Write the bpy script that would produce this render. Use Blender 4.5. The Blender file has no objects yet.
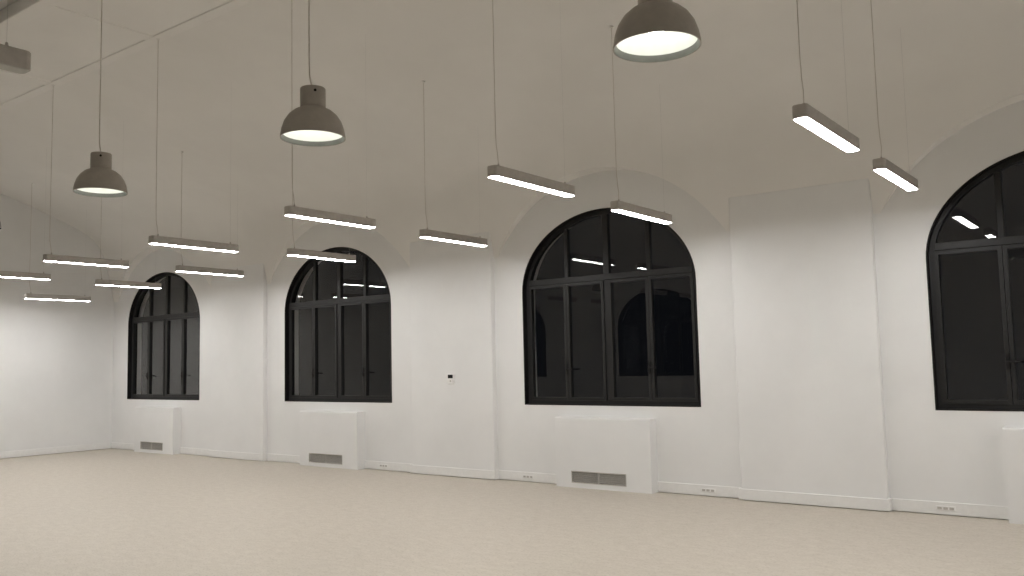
import bpy, bmesh, math, random
from mathutils import Matrix, Vector
random.seed(4)
SC = bpy.context.scene
C = SC.collection

# ------------------------------------------------------------------ camera
F_PX, YAW, PITCH, ROLL, CAM_H = 864.48, math.radians(37.1225), math.radians(4.9479), math.radians(-1.2988), 1.6
fw = Vector((-math.sin(YAW)*math.cos(PITCH), math.cos(YAW)*math.cos(PITCH), math.sin(PITCH)))
rt = Vector((math.cos(YAW), math.sin(YAW), 0)); up = rt.cross(fw)
rt, up = rt*math.cos(ROLL)+up*math.sin(ROLL), -rt*math.sin(ROLL)+up*math.cos(ROLL)
cam_d = bpy.data.cameras.new('camera'); cam = bpy.data.objects.new('camera', cam_d); C.objects.link(cam)
cam_d.sensor_width = 36.0; cam_d.lens = F_PX/1024*36.0; cam_d.clip_start = 0.05
cam.matrix_world = Matrix(((rt.x, up.x, -fw.x, 0), (rt.y, up.y, -fw.y, 0), (rt.z, up.z, -fw.z, CAM_H), (0, 0, 0, 1)))
SC.camera = cam

# ------------------------------------------------------------------ world (night outside), exposure
w = bpy.data.worlds.new('night'); SC.world = w; w.use_nodes = True
w.node_tree.nodes['Background'].inputs[0].default_value = (0.010, 0.011, 0.014, 1)
w.node_tree.nodes['Background'].inputs[1].default_value = 0.3
SC.view_settings.view_transform = 'Standard'; SC.view_settings.look = 'None'
SC.view_settings.gamma = 1.0; SC.view_settings.use_curve_mapping = False
SC.view_settings.exposure = 0.0
TUBE_POWER = 58.5            # linear lamps
BELL_WATT = 88.0            # downward beam of each bell pendant
BULB_POWER = 11.0            # bell pendants

# ------------------------------------------------------------------ dimensions (metres, from the photograph)
D = 9.534                    # window wall
OPP = -2.40                  # wall behind the viewer
MID = (D+OPP)/2
XL, XR = -17.88, 7.2         # end walls
WX0, WP, WW = -17.269, 5.1205, 2.5837
ZS, ZC, WB = 1.03, 2.55, 1.015      # sill, springing, rise of the window arch
NHW, NR, NTOP = 1.70, 1.975, 4.05   # lunette half width, radius, crown
PIL = 0.085                  # pilaster depth
ZCEIL = 5.592

# ------------------------------------------------------------------ materials
def mat(name, col, rough=0.6, metal=0.0, spec=0.5):
    m = bpy.data.materials.new(name); m.use_nodes = True
    b = m.node_tree.nodes['Principled BSDF']
    b.inputs['Base Color'].default_value = (*col, 1); b.inputs['Roughness'].default_value = rough
    b.inputs['Metallic'].default_value = metal; b.inputs['Specular IOR Level'].default_value = spec
    return m, m.node_tree.nodes, m.node_tree.links, b
def noise_mix(m, n, l, b, c1, c2, scale, detail=4, rough=0.6, lo=.35, hi=.65, bump=0, bscale=None, bdist=.002):
    tc = n.new('ShaderNodeTexCoord'); nz = n.new('ShaderNodeTexNoise'); cr = n.new('ShaderNodeValToRGB')
    nz.inputs['Scale'].default_value = scale; nz.inputs['Detail'].default_value = detail; nz.inputs['Roughness'].default_value = rough
    l.new(tc.outputs['Object'], nz.inputs['Vector'])
    cr.color_ramp.elements[0].position = lo; cr.color_ramp.elements[1].position = hi
    cr.color_ramp.elements[0].color = (*c1, 1); cr.color_ramp.elements[1].color = (*c2, 1)
    l.new(nz.outputs['Fac'], cr.inputs['Fac']); l.new(cr.outputs['Color'], b.inputs['Base Color'])
    if bump:
        n2 = n.new('ShaderNodeTexNoise'); n2.inputs['Scale'].default_value = bscale or scale*4; n2.inputs['Detail'].default_value = 3
        l.new(tc.outputs['Object'], n2.inputs['Vector'])
        bp = n.new('ShaderNodeBump'); bp.inputs['Strength'].default_value = bump; bp.inputs['Distance'].default_value = bdist
        l.new(n2.outputs['Fac'], bp.inputs['Height']); l.new(bp.outputs['Normal'], b.inputs['Normal'])
    return tc, cr
M = {}
m, n, l, b = mat('white_paint', (.8, .79, .77), .55, 0, .35)
noise_mix(m, n, l, b, (.82, .82, .81), (.855, .855, .845), 1.3, 5, bump=.15, bscale=120, bdist=.001); M['wall'] = m
m, n, l, b = mat('vault_plaster', (.8, .79, .77), .8, 0, .2)
noise_mix(m, n, l, b, (.845, .83, .80), (.88, .865, .835), 0.8, 5, bump=.2, bscale=60, bdist=.001); M['vault'] = m
m, n, l, b = mat('beige_floor', (.5, .45, .38), .5, 0, .35)
tc, cr = noise_mix(m, n, l, b, (.52, .47, .40), (.58, .53, .458), 7.0, 7, .72, .38, .62, bump=.2, bscale=90, bdist=.001)
mp = n.new('ShaderNodeMapping'); mp.inputs['Scale'].default_value = (1.0, 2.2, 1.0); mp.inputs['Rotation'].default_value = (0, 0, .5)
nz = [x for x in n if x.type == 'TEX_NOISE'][0]
l.new(tc.outputs['Object'], mp.inputs['Vector']); l.new(mp.outputs['Vector'], nz.inputs['Vector'])
vz = n.new('ShaderNodeTexNoise'); vz.inputs['Scale'].default_value = 38; vz.inputs['Detail'].default_value = 2
l.new(mp.outputs['Vector'], vz.inputs['Vector'])
fr = n.new('ShaderNodeValToRGB'); fr.color_ramp.elements[0].position = .33; fr.color_ramp.elements[1].position = .45
fr.color_ramp.elements[0].color = (.80, .78, .76, 1); fr.color_ramp.elements[1].color = (1, 1, 1, 1)
l.new(vz.outputs['Fac'], fr.inputs['Fac'])
mx = n.new('ShaderNodeMix'); mx.data_type = 'RGBA'; mx.blend_type = 'MULTIPLY'; mx.inputs[0].default_value = 1
l.new(cr.outputs['Color'], mx.inputs[6]); l.new(fr.outputs['Color'], mx.inputs[7]); l.new(mx.outputs[2], b.inputs['Base Color'])
M['floor'] = m
m, n, l, b = mat('anthracite_frame', (.017, .017, .017), .45, 0, .4)
noise_mix(m, n, l, b, (.015, .015, .015), (.020, .020, .020), 30); M['frame'] = m
m, n, l, b = mat('black_lining', (.006, .006, .006), .6, 0, .3)
noise_mix(m, n, l, b, (.005, .005, .005), (.008, .007, .007), 20); M['lining'] = m
m, n, l, b = mat('window_glass', (.93, .95, .95), 0.0); b.inputs['Transmission Weight'].default_value = 1; b.inputs['IOR'].default_value = 1.5
noise_mix(m, n, l, b, (.90, .92, .92), (.94, .95, .95), 2); M['glass'] = m
m, n, l, b = mat('lamp_aluminium', (.30, .275, .25), .5, .35)
noise_mix(m, n, l, b, (.47, .44, .41), (.52, .49, .455), 25); M['alu'] = m
m, n, l, b = mat('bell_metal', (.21, .19, .165), .42, .3)
noise_mix(m, n, l, b, (.38, .35, .31), (.43, .40, .355), 12); M['bell'] = m
m, n, l, b = mat('reflector_white', (.85, .86, .82), .35); noise_mix(m, n, l, b, (.83, .85, .80), (.87, .88, .84), 20); M['reflector'] = m
m, n, l, b = mat('lip_grey', (.45, .46, .42), .45); noise_mix(m, n, l, b, (.15, .155, .14), (.18, .185, .165), 20); M['lip'] = m
m, n, l, b = mat('cord_grey', (.22, .205, .185), .6); noise_mix(m, n, l, b, (.60, .565, .515), (.65, .61, .56), 40); M['cord'] = m
m, n, l, b = mat('steel_wire', (.5, .5, .5), .3, 1); noise_mix(m, n, l, b, (.45, .45, .45), (.55, .55, .55), 40); M['wire'] = m
m, n, l, b = mat('unlit_diffuser', (.5, .5, .46), .5); noise_mix(m, n, l, b, (.47, .47, .43), (.53, .53, .49), 20); M['unlit'] = m
m, n, l, b = mat('dark_metal', (.11, .10, .085), .5, .2); noise_mix(m, n, l, b, (.09, .082, .07), (.13, .118, .10), 9); M['dark'] = m
m, n, l, b = mat('grille_grey', (.30, .285, .26), .5, .2); noise_mix(m, n, l, b, (.52, .50, .46), (.58, .555, .515), 40); M['grille'] = m
m, n, l, b = mat('grille_back', (.10, .095, .085), .8); noise_mix(m, n, l, b, (.03, .028, .025), (.04, .037, .033), 30); M['grille_back'] = m
m, n, l, b = mat('white_plastic', (.82, .82, .80), .4); noise_mix(m, n, l, b, (.85, .845, .83), (.88, .875, .86), 20); M['plastic'] = m
m, n, l, b = mat('black_display', (.008, .008, .009), .25); noise_mix(m, n, l, b, (.006, .006, .007), (.010, .010, .011), 20); M['display'] = m
m, n, l, b = mat('socket_grey', (.5, .48, .45), .5); noise_mix(m, n, l, b, (.47, .45, .42), (.53, .51, .48), 30); M['socket'] = m
def emit(name, col, s):
    m = bpy.data.materials.new(name); m.use_nodes = True; nt = m.node_tree; nt.nodes.clear()
    e = nt.nodes.new('ShaderNodeEmission'); o = nt.nodes.new('ShaderNodeOutputMaterial')
    e.inputs[0].default_value = (*col, 1); e.inputs[1].default_value = s; nt.links.new(e.outputs[0], o.inputs[0]); return m
M['tube'] = emit('lit_diffuser', (1, .98, .965), TUBE_POWER)
M['bulb'] = emit('lit_bulb', (1, .985, .93), BULB_POWER)

# ------------------------------------------------------------------ helpers
def link(name, me, parent=None):
    o = bpy.data.objects.new(name, me); C.objects.link(o)
    if parent: o.parent = parent
    return o
def mesh(name, verts, faces, m, parent=None, smooth=False, weld=False):
    me = bpy.data.meshes.new(name); bm = bmesh.new()
    vs = [bm.verts.new(v) for v in verts]
    for f in faces:
        try: bm.faces.new([vs[i] for i in f])
        except ValueError: pass
    if weld: bmesh.ops.remove_doubles(bm, verts=bm.verts, dist=1e-5)
    bmesh.ops.recalc_face_normals(bm, faces=bm.faces)
    bm.to_mesh(me); bm.free()
    if smooth:
        for p in me.polygons: p.use_smooth = True
        me.set_sharp_from_angle(angle=math.radians(38))
    me.materials.append(m); return link(name, me, parent)
def box(name, x0, x1, y0, y1, z0, z1, m, parent=None, bev=0, seg=2):
    me = bpy.data.meshes.new(name); bm = bmesh.new()
    bmesh.ops.create_cube(bm, size=1)
    for v in bm.verts: v.co = Vector(((x0+x1)/2+v.co.x*(x1-x0), (y0+y1)/2+v.co.y*(y1-y0), (z0+z1)/2+v.co.z*(z1-z0)))
    if bev: bmesh.ops.bevel(bm, geom=bm.edges[:], offset=bev, segments=seg, affect='EDGES', profile=.5)
    bm.to_mesh(me); bm.free(); me.materials.append(m); return link(name, me, parent)
def prism(name, pts, y0, y1, m, parent=None):
    """outline in x,z (counter-clockwise) extruded in y"""
    k = len(pts); v = [(x, y0, z) for x, z in pts]+[(x, y1, z) for x, z in pts]
    f = [tuple(range(k)), tuple(range(2*k-1, k-1, -1))]+[(i, (i+1) % k, k+(i+1) % k, k+i) for i in range(k)]
    return mesh(name, v, f, m, parent)
def ring(name, outer, inner, y0, y1, m, parent=None):
    """band between two outlines of equal point count, extruded in y"""
    k = len(outer); v = [(x, y0, z) for x, z in outer]+[(x, y0, z) for x, z in inner]+[(x, y1, z) for x, z in outer]+[(x, y1, z) for x, z in inner]
    f = []
    for i in range(k):
        j = (i+1) % k
        f += [(i, j, k+j, k+i), (2*k+i, 2*k+j, 3*k+j, 3*k+i), (i, j, 2*k+j, 2*k+i), (k+i, k+j, 3*k+j, 3*k+i)]
    return mesh(name, v, f, m, parent)
def tube(name, pts, r, m, parent=None, sides=6):
    v, f = [], []
    for i, p in enumerate(pts):
        p = Vector(p); a = Vector(pts[max(i-1, 0)]); c = Vector(pts[min(i+1, len(pts)-1)]); t = (c-a).normalized()
        e = t.cross(Vector((0, 1, 0)) if abs(t.y) < .9 else Vector((1, 0, 0))).normalized(); g = t.cross(e)
        for s in range(sides):
            q = 2*math.pi*s/sides; v.append(p+r*(e*math.cos(q)+g*math.sin(q)))
    for i in range(len(pts)-1):
        for s in range(sides):
            f.append((i*sides+s, i*sides+(s+1) % sides, (i+1)*sides+(s+1) % sides, (i+1)*sides+s))
    f += [tuple(range(sides)), tuple(range((len(pts)-1)*sides, len(pts)*sides))]
    return mesh(name, v, f, m, parent, True)
def lathe(name, prof, m, parent=None, seg=40, smooth=True):
    v, f = [], []
    for r, z in prof:
        for s in range(seg): q = 2*math.pi*s/seg; v.append((r*math.cos(q), r*math.sin(q), z))
    for i in range(len(prof)-1):
        for s in range(seg): f.append((i*seg+s, i*seg+(s+1) % seg, (i+1)*seg+(s+1) % seg, (i+1)*seg+s))
    return mesh(name, v, f, m, parent, smooth, True)
def empty(name, loc=(0, 0, 0), kind=None):
    o = bpy.data.objects.new(name, None); C.objects.link(o); o.location = loc; o.empty_display_size = .1
    if kind: o['kind'] = kind
    return o
def tag(o, label, cat=None, group=None, kind=None):
    o['label'] = label
    if cat: o['category'] = cat
    if group: o['group'] = group
    if kind: o['kind'] = kind
    return o
def copy_tree(o, parent=None):
    c = o.copy(); C.objects.link(c); c.parent = parent
    for ch in list(o.children): copy_tree(ch, c)
    return c

# ------------------------------------------------------------------ setting: floor
fl = box('floor', XL-.3, XR+.3, OPP-.3, D+.3, -.2, 0, M['floor']); tag(fl, 'beige mottled floor covering the whole hall', kind='structure')

# ------------------------------------------------------------------ setting: walls with arched openings
A = WW/2
def arch_z(dx, a=A, b=WB): return ZC+b*math.sqrt(max(0, 1-(dx/a)**2))
NARC = 28
def wall_long(name, y_in, y_out, centres, zs):
    xs = {XL-.3, XR+.3}
    for c in centres:
        for k in range(NARC+1): xs.add(round(c-A*math.cos(math.pi*k/NARC), 5))
    xs = sorted(xs); me = bpy.data.meshes.new(name); bm = bmesh.new(); ztop = 4.5
    def q(p):
        bm.faces.new([bm.verts.new((x, y_in, z)) for x, z in p])
    for x0, x1 in zip(xs[:-1], xs[1:]):
        c = [c for c in centres if c-A-1e-4 <= x0 and x1 <= c+A+1e-4]
        if c:
            q([(x0, -.1), (x1, -.1), (x1, zs), (x0, zs)])
            q([(x0, arch_z(x0-c[0])), (x1, arch_z(x1-c[0])), (x1, ztop), (x0, ztop)])
        else:
            # split at the levels that neighbouring pieces use, so that the mesh welds
            lv = [-.1, zs, ZC, ztop]
            for a, b_ in zip(lv[:-1], lv[1:]): q([(x0, a), (x1, a), (x1, b_), (x0, b_)])
    bmesh.ops.remove_doubles(bm, verts=bm.verts, dist=1e-4)
    r = bmesh.ops.extrude_face_region(bm, geom=bm.faces[:])
    for e in r['geom']:
        if isinstance(e, bmesh.types.BMVert): e.co.y = y_out
    bmesh.ops.recalc_face_normals(bm, faces=bm.faces); bm.to_mesh(me); bm.free(); me.materials.append(M['wall'])
    o = link(name, me); o['kind'] = 'structure'; return o
back_c = [WX0-.012+i*WP+A for i in range(5)]
OFF = -.45; OPP_ZS = 1.15
front_c = [c+OFF for c in back_c if c+OFF-A > XL+.1]
wb = wall_long('wall_back', D, D+.3, back_c, ZS); tag(wb, 'white long wall with a row of arched windows', kind='structure')
wf = wall_long('wall_front', OPP, OPP-.3, front_c, OPP_ZS); tag(wf, 'white long wall behind the viewer', kind='structure')
def wall_end(name, x0, x1, label):
    tag(box(name, x0, x1, OPP-.3, D+.3, -.1, 6.2, M['wall']), label, kind='structure')
wall_end('wall_left', XL-.3, XL, 'white blank end wall at the far left')
wall_end('wall_right', XR, XR+.3, 'white blank end wall out of view to the right')

# pilasters between the windows (parts of the long walls)
def spans(centres): return [((a+b_)/2-.785, (a+b_)/2+.785) for a, b_ in zip(centres[:-1], centres[1:])]
pil_b, pil_f = spans(back_c), spans(front_c)
for x0, x1 in pil_b: box('pilaster', x0, x1, D-PIL, D+.01, 0, 3.462, M['wall'], wb, .016, 3)
for x0, x1 in pil_f: box('pilaster', x0, x1, OPP-.01, OPP+PIL, 0, 3.462, M['wall'], wf, .016, 3)

# ------------------------------------------------------------------ setting: vaulted ceiling
NZ0 = NTOP-NR+math.sqrt(NR*NR-NHW*NHW)   # level where the vault springs
CTRL = [(0.0, NZ0), (.040, 3.26), (.085, 3.468), (.155, 3.76), (.27, 4.10), (.48, 4.38), (.88, 4.60), (1.4, 4.80), (1.99, 5.005), (3.0, 5.31), (4.0, ZCEIL)]
def catmull(p, k=10):
    out = []
    for i in range(len(p)-1):
        p0, p1, p2, p3 = p[max(i-1, 0)], p[i], p[i+1], p[min(i+2, len(p)-1)]
        for s in range(k):
            t = s/k
            out.append(tuple(.5*((2*b_)+(c-a)*t+(2*a-5*b_+4*c-d)*t*t+(-a+3*b_-3*c+d)*t**3) for a, b_, c, d in zip(p0, p1, p2, p3)))
    out.append(p[-1]); return out
PROF = catmull(CTRL)
ZCOM = 4.12                 # above this level all columns share the same rows
def prof_d(z):
    for a, b_ in zip(PROF[:-1], PROF[1:]):
        if a[1] <= z <= b_[1]: return a[0]+(b_[0]-a[0])*(z-a[1])/(b_[1]-a[1])
    return PROF[-1][0]
UPPER = [p for p in PROF if p[1] > ZCOM+.01]
K_LOW = 24
def prof_from(z0):
    low = [z0+(ZCOM-z0)*i/K_LOW for i in range(K_LOW+1)]
    return [(prof_d(z), z) for z in low]+UPPER
def vault_z(y):            # height of the vault over a point, either side
    d = D-y if y > MID else y-OPP
    for a, b_ in zip(PROF[:-1], PROF[1:]):
        if a[0] <= d <= b_[0] and b_[0] > a[0]: return a[1]+(b_[1]-a[1])*(d-a[0])/(b_[0]-a[0])
    return ZCEIL
ceil = empty('ceiling', (0, 0, 0), 'structure'); tag(ceil, 'plastered vaulted ceiling with arches over the windows', kind='structure')
def niche_z(dx): return NTOP-NR+math.sqrt(max(0, NR*NR-dx*dx))
def vault(side, centres):
    cols = {}                                   # x -> (level where the vault starts, lunette?)
    for k in range(121):
        x = XL+(XR-XL)*k/120
        if all(abs(x-c) > NHW+.03 for c in centres): cols[x] = (NZ0, 0)
    cols[XL] = (NZ0, 0); cols[XR] = (NZ0, 0)
    for c in centres:
        for k in range(49):
            dx = -NHW*math.cos(math.pi*k/48)
            if XL < c+dx < XR: cols[c+dx] = (niche_z(dx), 1)
    if centres[0]-NHW < XL: cols[XL] = (niche_z(XL-centres[0]), 1)
    cols = [(x, *cols[x]) for x in sorted(cols)]
    Y = (lambda d: D-d) if side > 0 else (lambda d: OPP+d)
    K = K_LOW+len(UPPER); v, f = [], []
    for x, z0, ni in cols: v += [(x, Y(d), z) for d, z in prof_from(z0)]
    for i in range(len(cols)-1):
        for s in range(K): f.append((i*(K+1)+s, (i+1)*(K+1)+s, (i+1)*(K+1)+s+1, i*(K+1)+s+1))
    o = mesh('vault', v, f, M['vault'], ceil, True)
    v, f = [], []                               # soffits of the lunettes, from the vault edge back to the wall
    for i, (x, z0, ni) in enumerate(cols):
        d = prof_from(z0)[0][0]; v += [(x, Y(d), z0), (x, Y(-.01), z0)]
        if i and ni and cols[i-1][2]: f.append((2*i-2, 2*i, 2*i+1, 2*i-1))
    mesh('arch_soffit', v, f, M['vault'], ceil, True)
vault(1, back_c); vault(-1, front_c)
# flat centre, with a raised middle strip
YE0, YE1 = D-4.0, OPP+4.0; YM0, YM1 = MID+.62, MID-.62
box('flat_panel', XL, XR, YM0, YE0, ZCEIL, ZCEIL+.2, M['vault'], ceil)
box('flat_panel', XL, XR, YE1, YM1, ZCEIL, ZCEIL+.2, M['vault'], ceil)
box('middle_panel', XL, XR, YM1-.02, YM0+.02, ZCEIL+.2, ZCEIL+.4, M['vault'], ceil)
LX0, LP = -1.832, 2.5603
rows_x = [LX0-i*LP for i in range(-3, 7)]
for x in rows_x:
    for ya, yb in ((YM0, YE0), (YE1, YM1)): box('cross_rib', x-.09, x+.09, ya+.02, yb-.02, ZCEIL-.011, ZCEIL+.02, M['vault'], ceil, .009, 3)
for y in (YE0, YM0+.03, YM1-.03, YE1): box('long_rib', XL, XR, y-.09, y+.09, ZCEIL-.015, ZCEIL+.03, M['vault'], ceil, .012, 3)

# ------------------------------------------------------------------ setting: windows
def outline(t, zs, k=40):
    a, b_ = A-t, WB-t
    pts = [(-a, zs+t), (a, zs+t)]
    pts += [(a*math.cos(math.pi*s/k), ZC+b_*math.sin(math.pi*s/k)) for s in range(k+1)]
    return pts
def make_window(name, c, zs, flip):
    root = empty(name, (c, D if not flip else OPP, 0), 'structure')
    if flip: root.rotation_euler.z = math.pi
    y0 = .075                                  # front of the frame, behind the wall face
    ring('lining', outline(0, zs), outline(.014, zs), -.004, .20, M['lining'], root)
    ring('outer_frame', outline(.014, zs), outline(.062, zs), y0, y0+.075, M['frame'], root)
    TZ0, TZ1 = 2.640, 2.722
    box('transom', -A+.07, A-.07, y0-.008, y0+.07, TZ0, TZ1, M['frame'], root, .006, 1)
    q = (WW-.124)/4
    # upright bars above the transom
    for k in (-1, 0, 1):
        hw = .042 if k == 0 else .03
        box('mullion', k*q-hw, k*q+hw, y0+.004, y0+.07, TZ1-.01, arch_z(abs(k*q)+hw, A-.05, WB-.05), M['frame'], root, .005, 1)
    # fixed arched panes
    for k in range(4):
        xa, xb = (k-2)*q+.02, (k-1)*q-.02
        pts = [(xa, TZ1-.015), (xb, TZ1-.015)]
        for s in range(13):
            x = xb+(xa-xb)*s/12; pts.append((x, arch_z(x, A-.045, WB-.045)))
        if k == 0: pts[-1] = (xa, max(TZ1, pts[-1][1]))
        prism('upper_pane', pts, y0+.036, y0+.042, M['glass'], root)
    # centre post and the four casements below the transom
    box('centre_post', -.035, .035, y0, y0+.07, zs+.05, TZ0+.01, M['frame'], root, .005, 1)
    for k in range(4):
        xa, xb = (k-2)*q+(.003 if k != 2 else .037), (k-1)*q-(.003 if k != 1 else .037)
        z0, z1 = zs+.064, TZ0-.003; t = .038
        o4 = [(xa, z0), (xb, z0), (xb, z1), (xa, z1)]; i4 = [(xa+t, z0+t), (xb-t, z0+t), (xb-t, z1-t), (xa+t, z1-t)]
        s = ring('casement', o4, i4, y0-.014, y0+.05, M['frame'], root)
        prism('pane', [(xa+t-.008, z0+t-.008), (xb-t+.008, z0+t-.008), (xb-t+.008, z1-t+.008), (xa+t-.008, z1-t+.008)], y0+.018, y0+.024, M['glass'], s)
        if k in (0, 2):
            hx = xb-.012
            hd = box('handle', hx-.016, hx+.016, y0-.030, y0-.013, 1.43, 1.58, M['lining'], s, .004, 1)
            tube('lever', [(hx, y0-.028, 1.505), (hx, y0-.055, 1.505), (hx+.02, y0-.06, 1.503), (hx+.115, y0-.06, 1.495)], .010, M['lining'], hd, 8)
    return root
wl = ['dark arched window farthest away, beside the left end wall', 'dark arched window second from the left end wall, left of the thermostat',
      'large dark arched window right of the thermostat', 'dark arched window cut off by the right edge of the photo', 'dark arched window out of view to the right']
for i, c in enumerate(back_c): tag(make_window('window_%d' % (i+1), c, ZS, False), wl[i])
for i, c in enumerate(front_c):
    tag(make_window('window_%d' % (i+6), c, OPP_ZS, True), 'dark arched window in the wall behind the viewer', group='windows behind the viewer')

# ------------------------------------------------------------------ baseboards
RADW, RADD = 1.38, .17
def boards(name, y, s, centres, pils, label):
    root = empty(name, (0, 0, 0), 'structure'); tag(root, label)
    z0, z1, t = .008, .128, .022
    def bd(x0, x1, yy):
        a, b_ = sorted((yy, yy-s*t)); box('board', x0, x1, a, b_, z0, z1, M['plastic'], root, .003, 1)
    marks = [XL]
    for c in centres: marks.append(('r', c-RADW/2, c+RADW/2))
    x = XL
    ev = sorted([(c-RADW/2, c+RADW/2, 'r') for c in centres]+[(a, b_, 'p') for a, b_ in pils])
    for a, b_, k in ev:
        bd(x, a, y)
        if k == 'p':
            bd(a-t, b_+t, y-s*PIL)
            for u, v_ in ((a-t, a), (b_, b_+t)):
                p, q = sorted((y, y-s*(PIL))); box('board', u, v_, p, q, z0, z1, M['plastic'], root)
            x = b_+t
        else: x = b_
    bd(x, XR, y)
boards('baseboard_back', D, 1, back_c, pil_b, 'white skirting along the window wall')
boards('baseboard_front', OPP, -1, front_c, pil_f, 'white skirting along the wall behind the viewer')
for nm, x0, x1, lb in (('baseboard_left', XL, XL+.022, 'white skirting along the left end wall'), ('baseboard_right', XR-.022, XR, 'white skirting along the end wall out of view')):
    tag(box(nm, x0, x1, OPP+.022, D-.022, .008, .128, M['plastic'], None, .003, 1), lb, kind='structure')

# ------------------------------------------------------------------ heater covers under the windows
def make_heater(c, y, s, label, group=None):
    root = empty('radiator_cover', (c, y, 0))
    if s < 0: root.rotation_euler.z = math.pi
    h = .885; w2 = RADW/2
    # box with a rounded front top edge and a clear opening for the grille
    gx0, gx1, gz0, gz1 = -w2+.235, -w2+1.035, .062, .212
    v, f = [], []
    xs, zz = [-w2, gx0, gx1, w2], [0, gz0, gz1, h-.02]
    for z in zz:
        for x in xs: v.append((x, -RADD, z))
    for a in range(3):
        for b_ in range(3):
            if a == 1 and b_ == 1: continue
            f.append((a*4+b_, a*4+b_+1, (a+1)*4+b_+1, (a+1)*4+b_))
    def add(*p):
        k = len(v); v.extend(p); f.append(tuple(range(k, k+len(p))))
    rd = [(-RADD+.02-.02*math.cos(q*math.pi/8), h-.02+.02*math.sin(q*math.pi/8)) for q in range(5)]
    for p, q in zip(rd[:-1], rd[1:]): add((-w2, *p), (w2, *p), (w2, *q), (-w2, *q))
    add((-w2, -RADD+.02, h), (w2, -RADD+.02, h), (w2, 0, h), (-w2, 0, h))
    for x in (-w2, w2): add((x, -RADD, 0), *[(x, *p) for p in rd], (x, 0, h), (x, 0, 0))
    for p, q in (((gx0, gz0), (gx1, gz0)), ((gx1, gz0), (gx1, gz1)), ((gx1, gz1), (gx0, gz1)), ((gx0, gz1), (gx0, gz0))):
        add((p[0], -RADD, p[1]), (q[0], -RADD, q[1]), (q[0], -RADD+.05, q[1]), (p[0], -RADD+.05, p[1]))
    add((-w2, 0, 0), (w2, 0, 0), (w2, -RADD, 0), (-w2, -RADD, 0))
    mesh('body', v, f, M['wall'], root, False, True)
    g = empty('grille'); g.parent = root
    box('back_plate', gx0, gx1, -RADD+.045, -RADD+.055, gz0, gz1, M['grille_back'], g)
    t = .012
    ring('grille_frame', [(gx0, gz0), (gx1, gz0), (gx1, gz1), (gx0, gz1)], [(gx0+t, gz0+t), (gx1-t, gz0+t), (gx1-t, gz1-t), (gx0+t, gz1-t)], -RADD-.004, -RADD+.012, M['grille'], g)
    for k in range(5):
        z = gz0+.02+k*(gz1-gz0-.03)/5
        v4 = []
        for x in (gx0+t, gx1-t): v4 += [(x, -RADD+.002, z), (x, -RADD+.004, z-.003), (x, -RADD+.028, z+.014), (x, -RADD+.026, z+.017)]
        mesh('slat', v4, [(0, 1, 2, 3), (7, 6, 5, 4), (0, 4, 5, 1), (1, 5, 6, 2), (2, 6, 7, 3), (3, 7, 4, 0)], M['grille'], g)
    box('centre_bar', (gx0+gx1)/2-.006, (gx0+gx1)/2+.006, -RADD, -RADD+.014, gz0+t, gz1-t, M['grille'], g)
    return tag(root, label, 'radiator cover', group)
hl = ['white heater box with grille under the farthest arched window', 'white heater box with grille under the second arched window, left of the thermostat',
      'white heater box with large slatted grille under the wide arched window', 'white heater box cut off by the right edge of the photo', 'white heater box out of view to the right']
for c, lb in zip(back_c, hl): make_heater(c, D, 1, lb)
for c in front_c: make_heater(c, OPP, -1, 'white heater box on the wall behind the viewer', 'heater boxes behind the viewer')

# ------------------------------------------------------------------ thermostat and skirting sockets
th = empty('thermostat', (-8.285, D-PIL, 1.405)); tag(th, 'small white wall thermostat with black display', 'thermostat')
box('housing', -.062, .062, -.024, 0, -.085, .06, M['plastic'], th, .008)
box('display', -.046, .046, -.0265, -.022, -.006, .046, M['display'], th, .002, 1)
box('button', -.012, .012, -.0265, -.022, -.056, -.036, M['socket'], th, .002, 1)
for x, lb in ((-7.05+.05, 'small grey socket in the skirting left of the wide window heater box'), (-4.40, 'small grey socket in the skirting right of the wide window heater box'),
              (-1.88, 'small grey socket in the skirting beside the rightmost heater box'), (-9.75, 'small grey socket in the skirting below and left of the thermostat')):
    r = empty('skirting_socket', (x, D-.022, .07)); tag(r, lb, 'socket', 'sockets in the skirting')
    box('plate', -.09, .09, -.006, 0, -.022, .022, M['plastic'], r, .003, 1)
    for k in (-1, 0, 1): box('outlet', k*.055-.02, k*.055+.02, -.009, -.004, -.012, .012, M['socket'], r, .002, 1)

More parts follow.
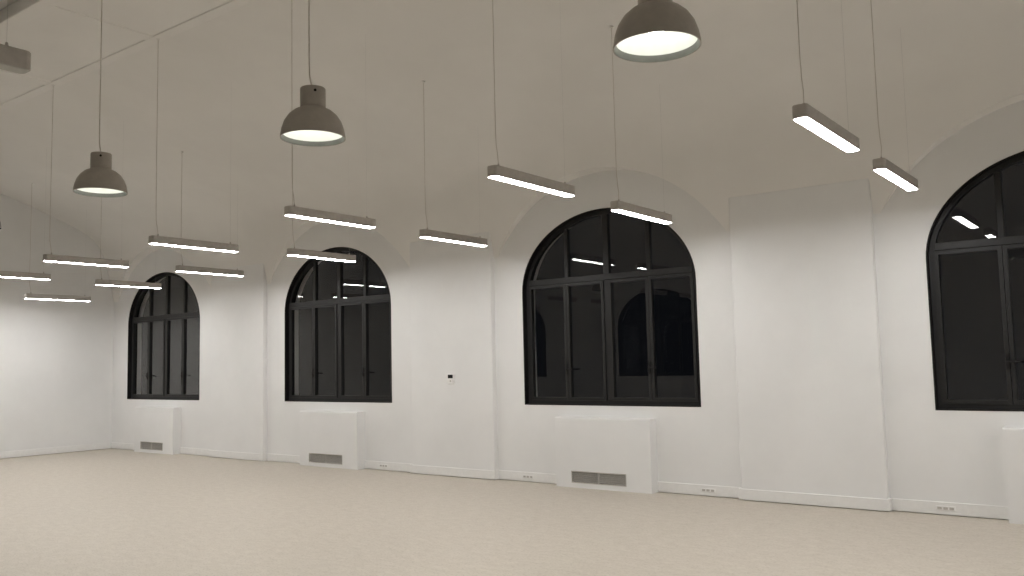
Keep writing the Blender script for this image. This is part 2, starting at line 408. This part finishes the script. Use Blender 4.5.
# ------------------------------------------------------------------ linear pendant lamps
LZ, LLEN, LW, LH = 3.122, 1.19, .104, .091
def rrect(hx, hy, r, k=5):
    p = []
    for cx, cy, a0 in ((hx-r, hy-r, 0), (-hx+r, hy-r, 90), (-hx+r, -hy+r, 180), (hx-r, -hy+r, 270)):
        for s in range(k+1): q = math.radians(a0+90*s/k); p.append((cx+r*math.cos(q), cy+r*math.sin(q)))
    return p
def make_tube_lamp(lit=True):
    """origin at the near end, centre of the underside; runs along +y"""
    root = empty('linear_pendant'); cy = LLEN/2
    def loop(hx, hy, r, z): return [(x, y+cy, z) for x, y in rrect(hx, hy, r)]
    hx, hy = LW/2, LLEN/2
    rings = [loop(hx-.008, hy-.008, .020, .003), loop(hx-.008, hy-.008, .020, 0), loop(hx, hy, .028, 0), loop(hx, hy, .028, LH-.006), loop(hx-.006, hy-.006, .022, LH)]
    k = len(rings[0]); v = [p for r in rings for p in r]; f = []
    for a in range(len(rings)-1): f += [(a*k+s, a*k+(s+1) % k, (a+1)*k+(s+1) % k, (a+1)*k+s) for s in range(k)]
    f.append(tuple(range(4*k, 5*k)))
    mesh('housing', v, f, M['alu'], root)
    dv = loop(hx-.008, hy-.008, .020, .002)+loop(hx-.008, hy-.008, .020, -.002)+loop(hx-.011, hy-.011, .018, -.004)
    df = [(a_*k+s, a_*k+(s+1) % k, (a_+1)*k+(s+1) % k, (a_+1)*k+s) for a_ in (0, 1) for s in range(k)]+[tuple(range(2*k, 3*k)), tuple(range(k))]
    mesh('diffuser', dv, df, M['tube'] if lit else M['unlit'], root)
    for y in (.10, LLEN-.10): lathe('cable_grip', [(0, LH+.03), (.006, LH+.03), (.009, LH+.012), (.009, LH), (0, LH)], M['alu'], root, 12).location = (0, y, 0)
    return root
spare = []
protos = {True: [make_tube_lamp(True), False], False: [make_tube_lamp(False), False]}
def tube_lamp(x, y, z, label, group, lit=True):
    p = protos[lit]; o = copy_tree(p[2]) if p[1] else p[0]
    if not p[1]:
        p[1] = True; p.append(copy_tree(o)); spare.append(p[2])
    o.location = (x+.045, y, z); o['label'] = label; o['category'] = 'pendant lamp'; o['group'] = group
    b0 = LH+.03
    ztop = vault_z(y+.10)-z; j = random.uniform(.008, .02)
    tube('power_cord', [(0, .07, ztop-.005), (0, .07, b0+.30), (j*.3, .072, b0+.16), (j*.5, .085, b0+.08), (0, .10, b0-.004)], .0034, M['cord'], o)
    zt2 = vault_z(y+LLEN-.10)-z
    tube('suspension_wire', [(0, LLEN-.10, b0-.004), (0, LLEN-.10, zt2-.002)], .0006, M['wire'], o, 4)
    lathe('ceiling_plate', [(0, 0), (.022, 0), (.022, .018), (0, .018)], M['vault'], o, 16).location = (0, .07, ztop-.018)
KS = 1.0383; YF, YB = 5.4537, 7.4339
FRONT = [(-1.765, 'nearest linear lamp at the upper right, left of the rightmost window'), (-4.20, 'linear lamp hanging upper left of the wide arched window, nearer of its pair'),
         (-6.72, 'linear lamp directly below the middle bell pendant, above the second window'), (-9.13, 'linear lamp above and right of the farthest window, upper of two there'),
         (-11.68, 'linear lamp just below the leftmost bell pendant'), (-14.0, 'linear lamp cut off by the left edge of the photo')]
BACK = [(-1.785, LZ, 'short-looking linear lamp at upper right, beside the rightmost arch'), (-4.21, LZ-.022, 'linear lamp crossing the top of the wide arched window'),
        (-6.735, LZ-.015, 'linear lamp above the thermostat between two windows'), (-9.10, LZ, 'linear lamp crossing the top of the second window'),
        (-11.69, LZ, 'linear lamp at the upper right shoulder of the farthest window'), (-14.05, LZ-.03, 'linear lamp crossing the upper left of the farthest window'),
        (-16.56, LZ-.10, 'lowest farthest linear lamp before the left end wall')]
G = 'linear lamps hanging in two rows along the window wall'
for x, lb in FRONT: tube_lamp(x*KS, YF, LZ-(.03 if -10 < x < -9 else 0), lb, G)
for x, z, lb in BACK: tube_lamp(x*KS if x > -16 else x, YB if x > -16 else 7.14, z if x > -16 else 2.965, lb, G)
HID = 'linear pendant lamp hanging outside the photograph'
for i in (-3, -2, -1): tube_lamp(LX0-i*LP, YF, LZ, HID, 'linear lamps outside the photo'); tube_lamp(LX0-i*LP, YB, LZ, HID, 'linear lamps outside the photo')
tube_lamp(LX0-6*LP, YF, LZ, HID, 'linear lamps outside the photo')
# the two rows on the viewer's side of the hall are switched off
OFFG = 'unlit linear lamps outside the photo'
for k, x in enumerate(rows_x):
    for y in (1.872-LLEN, -.108-LLEN):
        if y > 0 and abs(x-(LX0-LP)) < .1: tube_lamp(x-.015, y, LZ-.05, 'switched-off linear lamp poking in at the top left edge', 'unlit linear lamps', False)
        else: tube_lamp(x, y, LZ, 'switched-off linear pendant lamp outside the photograph', OFFG, False)

# ------------------------------------------------------------------ bell pendants along the middle of the hall
BY, BZ = 3.62, 3.078
def make_bell():
    root = empty('bell_pendant')
    R = .200
    dome = [(.078, .185), (.088, .178), (.118, .165), (.150, .138), (.176, .100), (.192, .055), (.199, .018), (R, .006), (R, 0), (.195, 0)]
    lathe('shade', [(.078, .19)]+dome, M['bell'], root, 48)
    lathe('rim_lip', [(.195, 0), (.192, .006), (.187, .022), (.185, .028)], M['lip'], root, 48)
    lathe('reflector', [(.185, .028), (.170, .080), (.142, .125), (.105, .152), (.06, .165), (0, .168)], M['reflector'], root, 48)
    nk = lathe('neck', [(.079, .180), (.079, .300), (.076, .306), (.020, .308), (0, .308)], M['bell'], root, 36)
    sc = lathe('screw', [(0, .006), (.008, .005), (.009, 0), (0, 0)], M['lining'], nk, 12)
    a = math.radians(-30); sc.location = (.078*math.cos(a), .078*math.sin(a), .275); sc.rotation_euler = (0, math.pi/2, a)
    lathe('bulb', [(0, .06), (.025, .063), (.042, .078), (.048, .098), (.042, .118), (.028, .140), (.022, .168)], M['bulb'], root, 24)
    return root
bell_light = bpy.data.lights.new('bell_beam', 'SPOT'); bell_light.energy = BELL_WATT; bell_light.color = (1, .985, .93)
bell_light.spot_size = math.radians(122); bell_light.spot_blend = .45; bell_light.shadow_soft_size = .04
bell_proto = make_bell()
BELLS = [(LX0+2*LP, None), (LX0+LP, None), (-1.795, 'largest bell pendant lamp, at the top edge of the photo'), (-4.19, 'middle bell pendant lamp with grey shade, left of centre'),
         (-6.795, 'smallest whole bell pendant lamp, at the upper left'), (-9.13, 'bell pendant lamp almost wholly cut off by the left edge'), (LX0-4*LP, None), (LX0-5*LP, None)]
bells = [bell_proto]+[copy_tree(bell_proto) for _ in BELLS[1:]]
for o, (x, lb) in zip(bells, BELLS):
    o.location = (x*KS+.02 if lb else x, BY, BZ+(.018 if x == -6.795 else 0)); o.scale = (1.038, 1.038, 1.085); o['category'] = 'pendant lamp'
    o['label'] = lb or 'bell pendant lamp hanging outside the photograph'; o['group'] = 'bell pendants along the middle of the hall' if lb else 'bell pendants outside the photo'
    zt = (ZCEIL+.2-BZ)/1.085
    ld = bell_light; lo = bpy.data.objects.new('beam', ld); C.objects.link(lo); lo.parent = o; lo.location = (0, 0, .055)
    tube('power_cord', [(-.035, 0, zt), (-.035, 0, .48), (-.033, 0, .40), (-.02, 0, .35), (0, 0, .305)], .0045, M['cord'], o)
    lathe('ceiling_plate', [(0, 0), (.05, 0), (.05, .03), (0, .03)], M['vault'], o, 20).location = (-.035, 0, zt-.03)
for o in spare:                 # the two patterns the copies were taken from
    for ch in list(o.children): bpy.data.objects.remove(ch)
    bpy.data.objects.remove(o)
